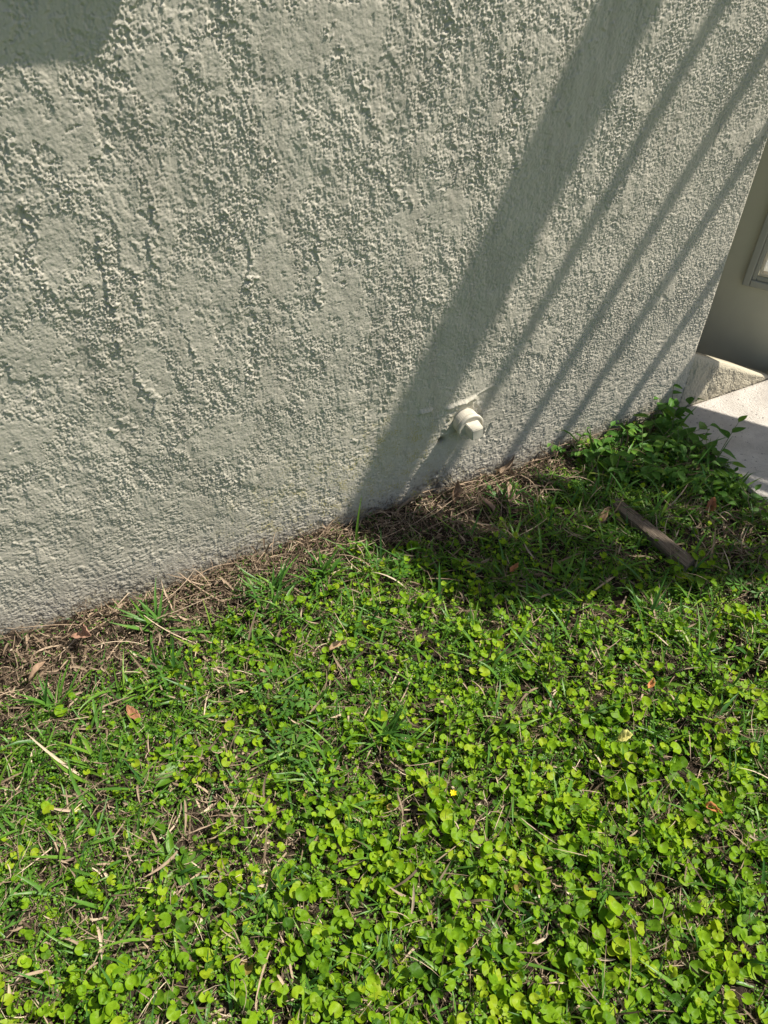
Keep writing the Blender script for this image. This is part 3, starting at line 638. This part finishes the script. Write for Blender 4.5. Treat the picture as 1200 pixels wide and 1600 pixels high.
V, F, T = merge([(v3, f3, np.repeat(np.clip(0.30 + 0.26 * rng.standard_normal(nc), 0, 1), k3)), (v, f, np.repeat(tint, kk)), (v2, f2, np.repeat(np.clip(0.6 + 0.2 * rng.standard_normal(nr_), 0, 1), k2))])
tag(np_mesh('dry_thatch', clampy(V, -0.003), F, M['straw'], attrs={'tint': T}), 'dry tan straw and dead runners heaped along the foot of the wall', 'dead grass', kind='stuff')

# --- thin outer lawn so that the place goes on beyond the frame
def far_d(x, y):
    r_ = np.hypot(x + 1.2, y + 0.7); return np.where((x > -2.7) & (x < -0.1) & (y > -1.75), 0, np.clip(1.6 - r_ / 4.5, 0, 1)) * (y < -0.1) * ~((x > -0.1) & (x < 2.45) & (y > -1.72))
x = rng.uniform(-7, 5, 60000); y = rng.uniform(-7, 0, 60000); k = rng.random(60000) < far_d(x, y); x, y = x[k], y[k]; n = len(x)
v, f, kk = blades(np.stack([x, y, gz(x, y) - 0.002], -1), rng.uniform(-3.14, 3.14, n), rng.uniform(0.3, 1.2, n), rng.uniform(0.1, 1.2, n), rng.uniform(0.04, 0.09, n), rng.uniform(0.006, 0.014, n), 4, 0.3)
tag(np_mesh('outer_lawn_grass', v, f, M['grass'], attrs={'tint': np.repeat(np.clip(0.5 + 0.2 * rng.standard_normal(n), 0, 1), kk)}), 'looser green grass continuing across the rest of the yard', 'grass', kind='stuff')

# ------------------------------------------------------------------ single plants
def ovate(L, W, droop=0.25, fold=0.18, K=7, seed=0):
    """pointed oval leaf along +X"""
    g = np.random.default_rng(seed); V, F = [], []
    for k in range(K):
        s = k / (K - 1); w = W * 0.5 * (math.sin(math.pi * s ** 0.72) ** 0.85 if 0 < s < 1 else 0.02)
        z = -droop * L * s * s + 0.02 * L * math.sin(6 * s + g.uniform(0, 1))
        for j in (-1, -0.5, 0, 0.5, 1): V.append((L * s, j * w, z + abs(j) * w * fold * 2))
    for k in range(K - 1):
        for j in range(4):
            q = k * 5 + j; F += [(q, q + 5, q + 6), (q, q + 6, q + 1)]
    return np.array(V), np.array(F)
def one(T, TF, P, az, tilt, scale=1.0, roll=0.0):
    m = Matrix.Translation(P) @ Matrix.Rotation(az, 4, 'Z') @ Matrix.Rotation(-tilt, 4, 'Y') @ Matrix.Rotation(roll, 4, 'X') @ Matrix.Scale(scale, 4)
    A = np.array(m); return T @ A[:3, :3].T + A[:3, 3], TF
def make_weed(name, base, stems, label, cat, lsize, group=None, wratio=0.5, mat='weed'):
    """stems: list of (azimuth, length, start elevation, bend, leaves)"""
    bz = float(gz(base[0], base[1])); root = empty(name, (base[0], base[1], bz), label, cat, group)
    bm = bmesh.new(); parts = []
    for az, ln, e0, bend, nl in stems:
        K = 9; p = Vector((0, 0, -0.004)); pts = [p.copy()]; dirs = []
        for k in range(K):
            e = e0 - bend * k / K; d_ = Vector((math.cos(az) * math.cos(e), math.sin(az) * math.cos(e), math.sin(e))); dirs.append(d_); p = p + d_ * ln / K; pts.append(p.copy())
        dirs.append(dirs[-1]); add_tube(bm, pts, [0.0017 * (1 - 0.6 * i / K) for i in range(K + 1)], 6)
        for q in range(nl):
            s = 0.25 + 0.75 * q / max(1, nl - 1); i = min(K, int(s * K)); c = pts[i]
            la = az + (1 if q % 2 else -1) * random.uniform(0.6, 1.3) if q < nl - 1 else az + random.uniform(-0.3, 0.3)
            L_ = lsize * random.uniform(0.75, 1.1) * (0.75 if q == nl - 1 else 1)
            T, TF = ovate(L_, L_ * wratio * random.uniform(0.9, 1.15), random.uniform(0.1, 0.4), random.uniform(0.1, 0.3), 7, random.randint(0, 999))
            ti = random.uniform(-0.1, 0.55)
            # keep the leaf in front of the wall
            tipx = Vector((math.cos(la), math.sin(la), 0)) * L_ + c + Vector((base[0], base[1], 0))
            if tipx.y > -0.01: la = -abs(la) if abs(la) < math.pi else la
            v, f = one(T, TF, c, la, ti, 1.0, random.uniform(-0.4, 0.4)); parts.append((v, f, np.full(len(v), random.uniform(0.15, 0.9))))
    so = bm_obj('stem', bm, M['stem'], root, True)
    V, F, T = merge(parts); np_mesh('foliage', V, F, M[mat], root, attrs={'tint': T})
    return root
make_weed('broadleaf_weed', (-0.135, -0.262), [(0.42, 0.17, 1.0, 0.65, 6), (1.3, 0.10, 1.1, 0.4, 4), (-0.6, 0.07, 1.0, 0.5, 3)],
          'leafy weed arching over the pale concrete pad with pointed leaves', 'weed', 0.05)
make_weed('broadleaf_weed', (-0.150, -0.115), [(0.9, 0.12, 1.2, 0.5, 5), (2.4, 0.12, 1.1, 0.5, 5), (-0.6, 0.13, 1.0, 0.5, 5), (-2.0, 0.10, 1.0, 0.5, 4)],
          'dense bushy weed with broad leaves at the wall corner beside the pad', 'weed', 0.058)
make_weed('broadleaf_weed', (-0.085, -0.035), [(1.2, 0.12, 1.4, 0.35, 6), (-0.5, 0.11, 1.2, 0.5, 5), (2.8, 0.11, 1.25, 0.4, 5)],
          'tallest leafy weed right at the wall corner', 'weed', 0.045)
make_weed('broadleaf_weed', (-0.215, -0.085), [(2.9, 0.10, 1.2, 0.4, 4), (-1.4, 0.10, 1.0, 0.5, 4), (0.5, 0.11, 1.25, 0.4, 4)],
          'shorter broad leaved weed touching the wall just left of the bushy corner weed', 'weed', 0.042)
make_weed('broadleaf_weed', (-0.345, -0.040), [(0.2, 0.075, 1.3, 0.4, 4), (3.0, 0.075, 1.2, 0.5, 4)],
          'small upright weed against the wall where the last thin shadow meets the ground', 'weed', 0.042)
make_weed('broadleaf_weed', (-0.19, -0.215), [(-2.6, 0.11, 0.9, 0.6, 5), (-0.9, 0.09, 1.0, 0.6, 4), (1.6, 0.08, 1.1, 0.5, 4)],
          'low dark weed in the shade in front of the corner weeds', 'weed', 0.04)
make_weed('broadleaf_weed', (-0.165, -0.415), [(0.3, 0.07, 0.9, 0.6, 4), (2.2, 0.06, 1.0, 0.6, 4), (-1.5, 0.06, 0.9, 0.6, 3)],
          'dark weed in shadow by the left edge of the concrete pad', 'weed', 0.036)
for bx_, by_ in ((-0.115, -0.055), (-0.165, -0.165), (-0.25, -0.035), (-0.27, -0.14), (-0.31, -0.085), (-0.40, -0.10), (-0.44, -0.035), (-0.125, -0.19), (-0.22, -0.25), (-0.29, -0.22), (-0.13, -0.33), (-0.36, -0.19), (-0.20, -0.34)):
    a_ = random.uniform(0, 6.28)
    make_weed('broadleaf_weed', (bx_, by_), [(a_ + k * 1.9, random.uniform(0.05, 0.11), random.uniform(0.8, 1.25), 0.5, random.randint(6, 9)) for k in range(3)],
              'low broad leaved weed in the green mound between the wall and the pad', 'weed', random.uniform(0.022, 0.038), 'weeds of the corner mound', random.uniform(0.45, 0.65))
make_weed('yellow_green_weed', (-0.445, -0.535), [(0.5, 0.06, 1.0, 0.6, 5), (2.4, 0.06, 1.0, 0.6, 5), (-1.4, 0.06, 0.9, 0.6, 5)],
          'sunlit yellow green weed at the near end of the wooden stake', 'weed', 0.033, None, 0.62, 'round_leaf')
make_weed('lance_leaf_weed', (-1.690, -0.475), [(0.2, 0.03, 0.9, 0.4, 4), (2.3, 0.03, 0.8, 0.4, 4), (-1.7, 0.03, 0.8, 0.4, 4)],
          'rosette of long pointed green leaves in the left part of the lawn', 'weed', 0.065, None, 0.34, 'small_leaf')
make_weed('lance_leaf_weed', (-1.760, -0.665), [(1.2, 0.03, 1.2, 0.3, 3), (1.9, 0.03, 1.0, 0.4, 3), (-1.3, 0.02, 0.9, 0.4, 3)],
          'upright tongue shaped green leaves among dry straw at the lower left', 'weed', 0.07, None, 0.30, 'small_leaf')

# palmate cut leaves (wild geranium)
def palmate(R_):
    V, F = [(0, 0, 0)], []
    for k in range(5):
        a = R(-110 + 55 * k); n0 = len(V)
        for (s, w) in ((0.35, 0.07), (0.62, 0.17), (0.80, 0.20), (1.0, 0.05)):
            for j in (-1, 1):
                aa = a + j * w / max(s, 0.2) * 0.9; V.append((R_ * s * math.cos(aa), R_ * s * math.sin(aa), R_ * 0.10 * s))
        F += [(0, n0, n0 + 1)]
        for q in range(3): b = n0 + 2 * q; F += [(b, b + 2, b + 3), (b, b + 3, b + 1)]
    return np.array(V), np.array(F)
def geranium(base, label, nl, rad):
    bz = float(gz(*base)); root = empty('wild_geranium', (base[0], base[1], bz), label, 'weed', 'cut leaved weeds in the lawn'); bm = bmesh.new(); parts = []
    for k in range(nl):
        a = random.uniform(0, 6.28); r_ = rad * math.sqrt(random.random()); c = Vector((r_ * math.cos(a), r_ * math.sin(a), random.uniform(0.02, 0.045)))
        add_tube(bm, [(0, 0, 0), c * 0.5 + Vector((0, 0, 0.006)), c], 0.0009, 5)
        T, TF = palmate(random.uniform(0.016, 0.025)); v, f = one(T, TF, c, a, random.uniform(-0.4, 0.3)); parts.append((v, f, np.full(len(v), random.uniform(0.1, 0.6))))
    bm_obj('stem', bm, M['stem'], root, True); V, F, T = merge(parts); np_mesh('foliage', V, F, M['weed'], root, attrs={'tint': T})
geranium((-1.463, -0.430), 'cut leaved dark green weed beneath the grass tuft left of centre', 14, 0.06)
geranium((-1.475, -0.555), 'cut leaved weed in the middle of the left lawn, nearer to the camera', 11, 0.05)
geranium((-1.10, -0.215), 'cut leaved weed at the sunlit edge of the large ground shadow', 9, 0.04)
geranium((-0.34, -0.63), 'cut leaved weed near the right edge of the lawn', 10, 0.05)

# broad grass tufts
def tuft(base, label, nb, ln, spread=0.9):
    bz = float(gz(*base)); root = empty('grass_tuft', (base[0], base[1], bz), label, 'grass tuft', 'broad bladed grass tufts')
    nb = int(nb * 1.5); ln *= 1.12
    az = rng.uniform(-math.pi, math.pi, nb); P = np.zeros((nb, 3)); P[:, 0] = rng.normal(0, 0.012, nb); P[:, 1] = rng.normal(0, 0.010, nb)
    l_ = rng.uniform(0.6, 1.1, nb) * ln; l_ = np.where(np.sin(az) > 0.3, np.minimum(l_, abs(base[1]) * 1.1 + 0.02), l_)
    v, f, kk = blades(P, az, rng.uniform(0.35, 1.25, nb), rng.uniform(0.1, spread, nb), l_, rng.uniform(0.006, 0.0095, nb), 7, 0.35, rng.normal(0, 0.3, nb), np.full(nb, 0.004), rng.normal(0, 0.25, nb))
    np_mesh('blades', v, f, M['grass'], root, attrs={'tint': np.repeat(np.clip(0.3 + 0.2 * rng.standard_normal(nb), 0, 0.9), kk)})
tuft((-1.385, -0.135), 'tall tuft of grass at the edge of the straw strip, left of centre', 20, 0.10)
tuft((-1.655, -0.120), 'tuft of grass growing out of the straw strip close to the wall', 15, 0.095)
tuft((-1.895, -0.225), 'leftmost tuft of grass, below the pinkish dead leaf', 16, 0.095)
tuft((-1.660, -0.250), 'spreading tuft of grass below the straw strip, between the two others on the left', 14, 0.09)
tuft((-1.245, -0.145), 'bright tuft of grass where the wide wall shadow reaches the ground', 18, 0.085)
tuft((-0.79, -0.455), 'upright tuft of grass at the near edge of the ground shadow', 14, 0.09)
tuft((-0.62, -0.60), 'leaning tuft of grass right of the middle of the lawn', 18, 0.10)
tuft((-0.72, -0.12), 'tuft of grass in the dappled shade under the pipe plug', 12, 0.07)
tuft((-1.62, -0.80), 'tuft of grass in the lower left of the lawn', 14, 0.075)
tuft((-1.30, -0.60), 'tuft of grass in the centre of the sunlit lawn', 14, 0.08)
tuft((-1.12, -0.16), 'shaded tuft of grass just inside the large ground shadow', 14, 0.085)

# ------------------------------------------------------------------ fallen leaves, stake, flower
def dead_leaf(base, L, W, az, tilt, roll, col, label, curl=0.35, name='dead_leaf', dz=0.018):
    m = simple_mat('dead_leaf_' + label.split()[0], tuple(c * 0.8 for c in col), tuple(min(1, c * 1.1) for c in col), 60, 0.65, 0.25, 0.4, 0.002, 90)
    T, TF = ovate(L, W, -curl, 0.65, 11, random.randint(0, 99)); q_ = random.uniform(0, 6); T[:, 2] += 0.10 * L * np.sin(T[:, 0] / L * 5 + q_) * 0.6 + 0.35 * T[:, 1] * np.sin(T[:, 0] / L * 4 + q_); T[:, 1] += 0.10 * L * np.sin(T[:, 0] / L * 3 + q_) + 0.06 * W * np.sin(T[:, 0] / L * 23 + q_)
    T[:, 0] -= L / 2
    o = np_mesh(name, *one(T, TF, (0, 0, 0), 0, 0), m)
    o.location = (base[0], base[1], float(gz(*base)) + dz); o.rotation_euler = (roll, -tilt, az)
    md = o.modifiers.new('thickness', 'SOLIDIFY'); md.thickness = 0.0006
    return tag(o, label, 'dead leaf', 'fallen leaves')
dead_leaf((-1.795, -0.100), 0.068, 0.036, R(-70), 0.15, 0.5, (0.50, 0.29, 0.20), 'pinkish brown dead leaf on the straw close to the wall at the left', dz=0.040)
dead_leaf((-1.915, -0.150), 0.050, 0.018, R(10), 0.1, -0.3, (0.38, 0.26, 0.17), 'narrow tan dead leaf on straw left of the pinkish one', dz=0.032)
dead_leaf((-0.838, -0.050), 0.062, 0.024, R(80), 0.9, 0.3, (0.25, 0.165, 0.10), 'brown dead leaf standing on edge against the straw below the pipe plug', dz=0.03)
dead_leaf((-0.640, -0.022), 0.065, 0.024, R(25), 0.1, -0.5, (0.30, 0.22, 0.15), 'grey brown dead leaf lying against the wall right of the pipe plug', dz=0.022)
dead_leaf((-0.700, -0.110), 0.055, 0.024, R(60), 0.2, 0.3, (0.34, 0.24, 0.17), 'curled tan dead leaf in the shaded straw below the plug', dz=0.02)
dead_leaf((-0.770, -0.120), 0.05, 0.02, R(110), 0.3, 0.2, (0.30, 0.20, 0.14), 'small brown dead leaf deep in the shaded straw', dz=0.018)
dead_leaf((-0.235, -0.372), 0.05, 0.024, R(20), 0.1, 0.2, (0.36, 0.15, 0.07), 'reddish brown dead leaf right of the wooden stake', dz=0.022)
dead_leaf((-0.520, -0.285), 0.05, 0.018, R(15), 0.2, 0.3, (0.36, 0.24, 0.14), 'light tan dead leaf left of the wooden stake', dz=0.026)
dead_leaf((-0.815, -1.010), 0.032, 0.014, R(-50), 0.1, 0.2, (0.55, 0.23, 0.08), 'orange dead leaf among green leaves at the lower right', dz=0.03)
dead_leaf((-0.875, -0.822), 0.030, 0.022, R(-30), 0.2, 0.2, (0.66, 0.62, 0.20), 'pale yellow leaf lying on the lawn right of centre', dz=0.035)
dead_leaf((-0.742, -0.740), 0.024, 0.012, R(40), 0.3, 0.2, (0.58, 0.26, 0.09), 'small orange dead leaf on the right side of the lawn', dz=0.03)
dead_leaf((-0.828, -0.337), 0.028, 0.014, R(30), 0.2, 0.2, (0.45, 0.20, 0.09), 'small rusty leaf in the ground shadow left of the stake', dz=0.024)
dead_leaf((-1.300, -0.365), 0.055, 0.012, R(5), 0.1, 0.2, (0.48, 0.33, 0.20), 'thin straw coloured dead leaf below the shaded grass in the centre', dz=0.026)
dead_leaf((-1.755, -0.330), 0.045, 0.022, R(120), 0.1, 0.2, (0.34, 0.17, 0.09), 'dark rust coloured dead leaf on the left part of the lawn', dz=0.02)

st = empty('wooden_stake', (-0.446, -0.385, float(gz(-0.448, -0.375)) + 0.023), 'weathered grey brown piece of wood lying in the shaded weeds', 'piece of wood', rz=R(-86))
st.rotation_euler = (R(4), R(-3), R(-86))
n_ = 40; bm = bmesh.new(); ringv = []
for k in range(n_):
    s = k / (n_ - 1); xx = -0.135 + 0.27 * s; hw = 0.0155 + 0.003 * s ; hh_ = 0.011
    if s < 0.06: hw *= 0.75 + 4 * s
    ring = []
    for (a, b) in ((-1, -1), (-0.85, -1.1), (0, -1.05), (0.85, -1.1), (1, -1), (1.04, 0), (0.97, 0.85), (0.5, 1.0), (0, 0.94), (-0.5, 1.03), (-0.97, 0.85), (-1.04, 0)):
        ring.append(bm.verts.new((xx + random.uniform(-1, 1) * (0.006 if k in (0, n_ - 1) else 0.0008), a * hw + random.uniform(-1, 1) * 0.0005, b * hh_ + random.uniform(-1, 1) * 0.0006)))
    ringv.append(ring)
for a, b in zip(ringv, ringv[1:]):
    for k in range(12): bm.faces.new((a[k], b[k], b[(k + 1) % 12], a[(k + 1) % 12]))
bm.faces.new(ringv[0]); bm.faces.new(ringv[-1][::-1])
bmesh.ops.recalc_face_normals(bm, faces=list(bm.faces))
wo = bm_obj('board', bm, M['wood'], st, False)

fl = empty('yellow_flower', (-1.246, -0.775, float(gz(-1.246, -0.775))), 'tiny yellow flower standing in the middle of the lawn', 'flower')
bm = bmesh.new(); add_tube(bm, [(0, 0, 0), (0.002, 0, 0.02), (0.001, -0.002, 0.04)], 0.0009, 6); bm_obj('stem', bm, M['stem'], fl, True)
parts = []
for k in range(7):
    T, TF = ovate(0.0085, 0.005, -0.15, 0.2, 5, k); v, f = one(T, TF, (0.001, -0.002, 0.04), k * 6.283 / 7, 0.35 + 0.2 * (k % 2)); parts.append((v, f, np.zeros(len(v))))
V, F, T = merge(parts); np_mesh('petals', V, F, M['petal'], fl)
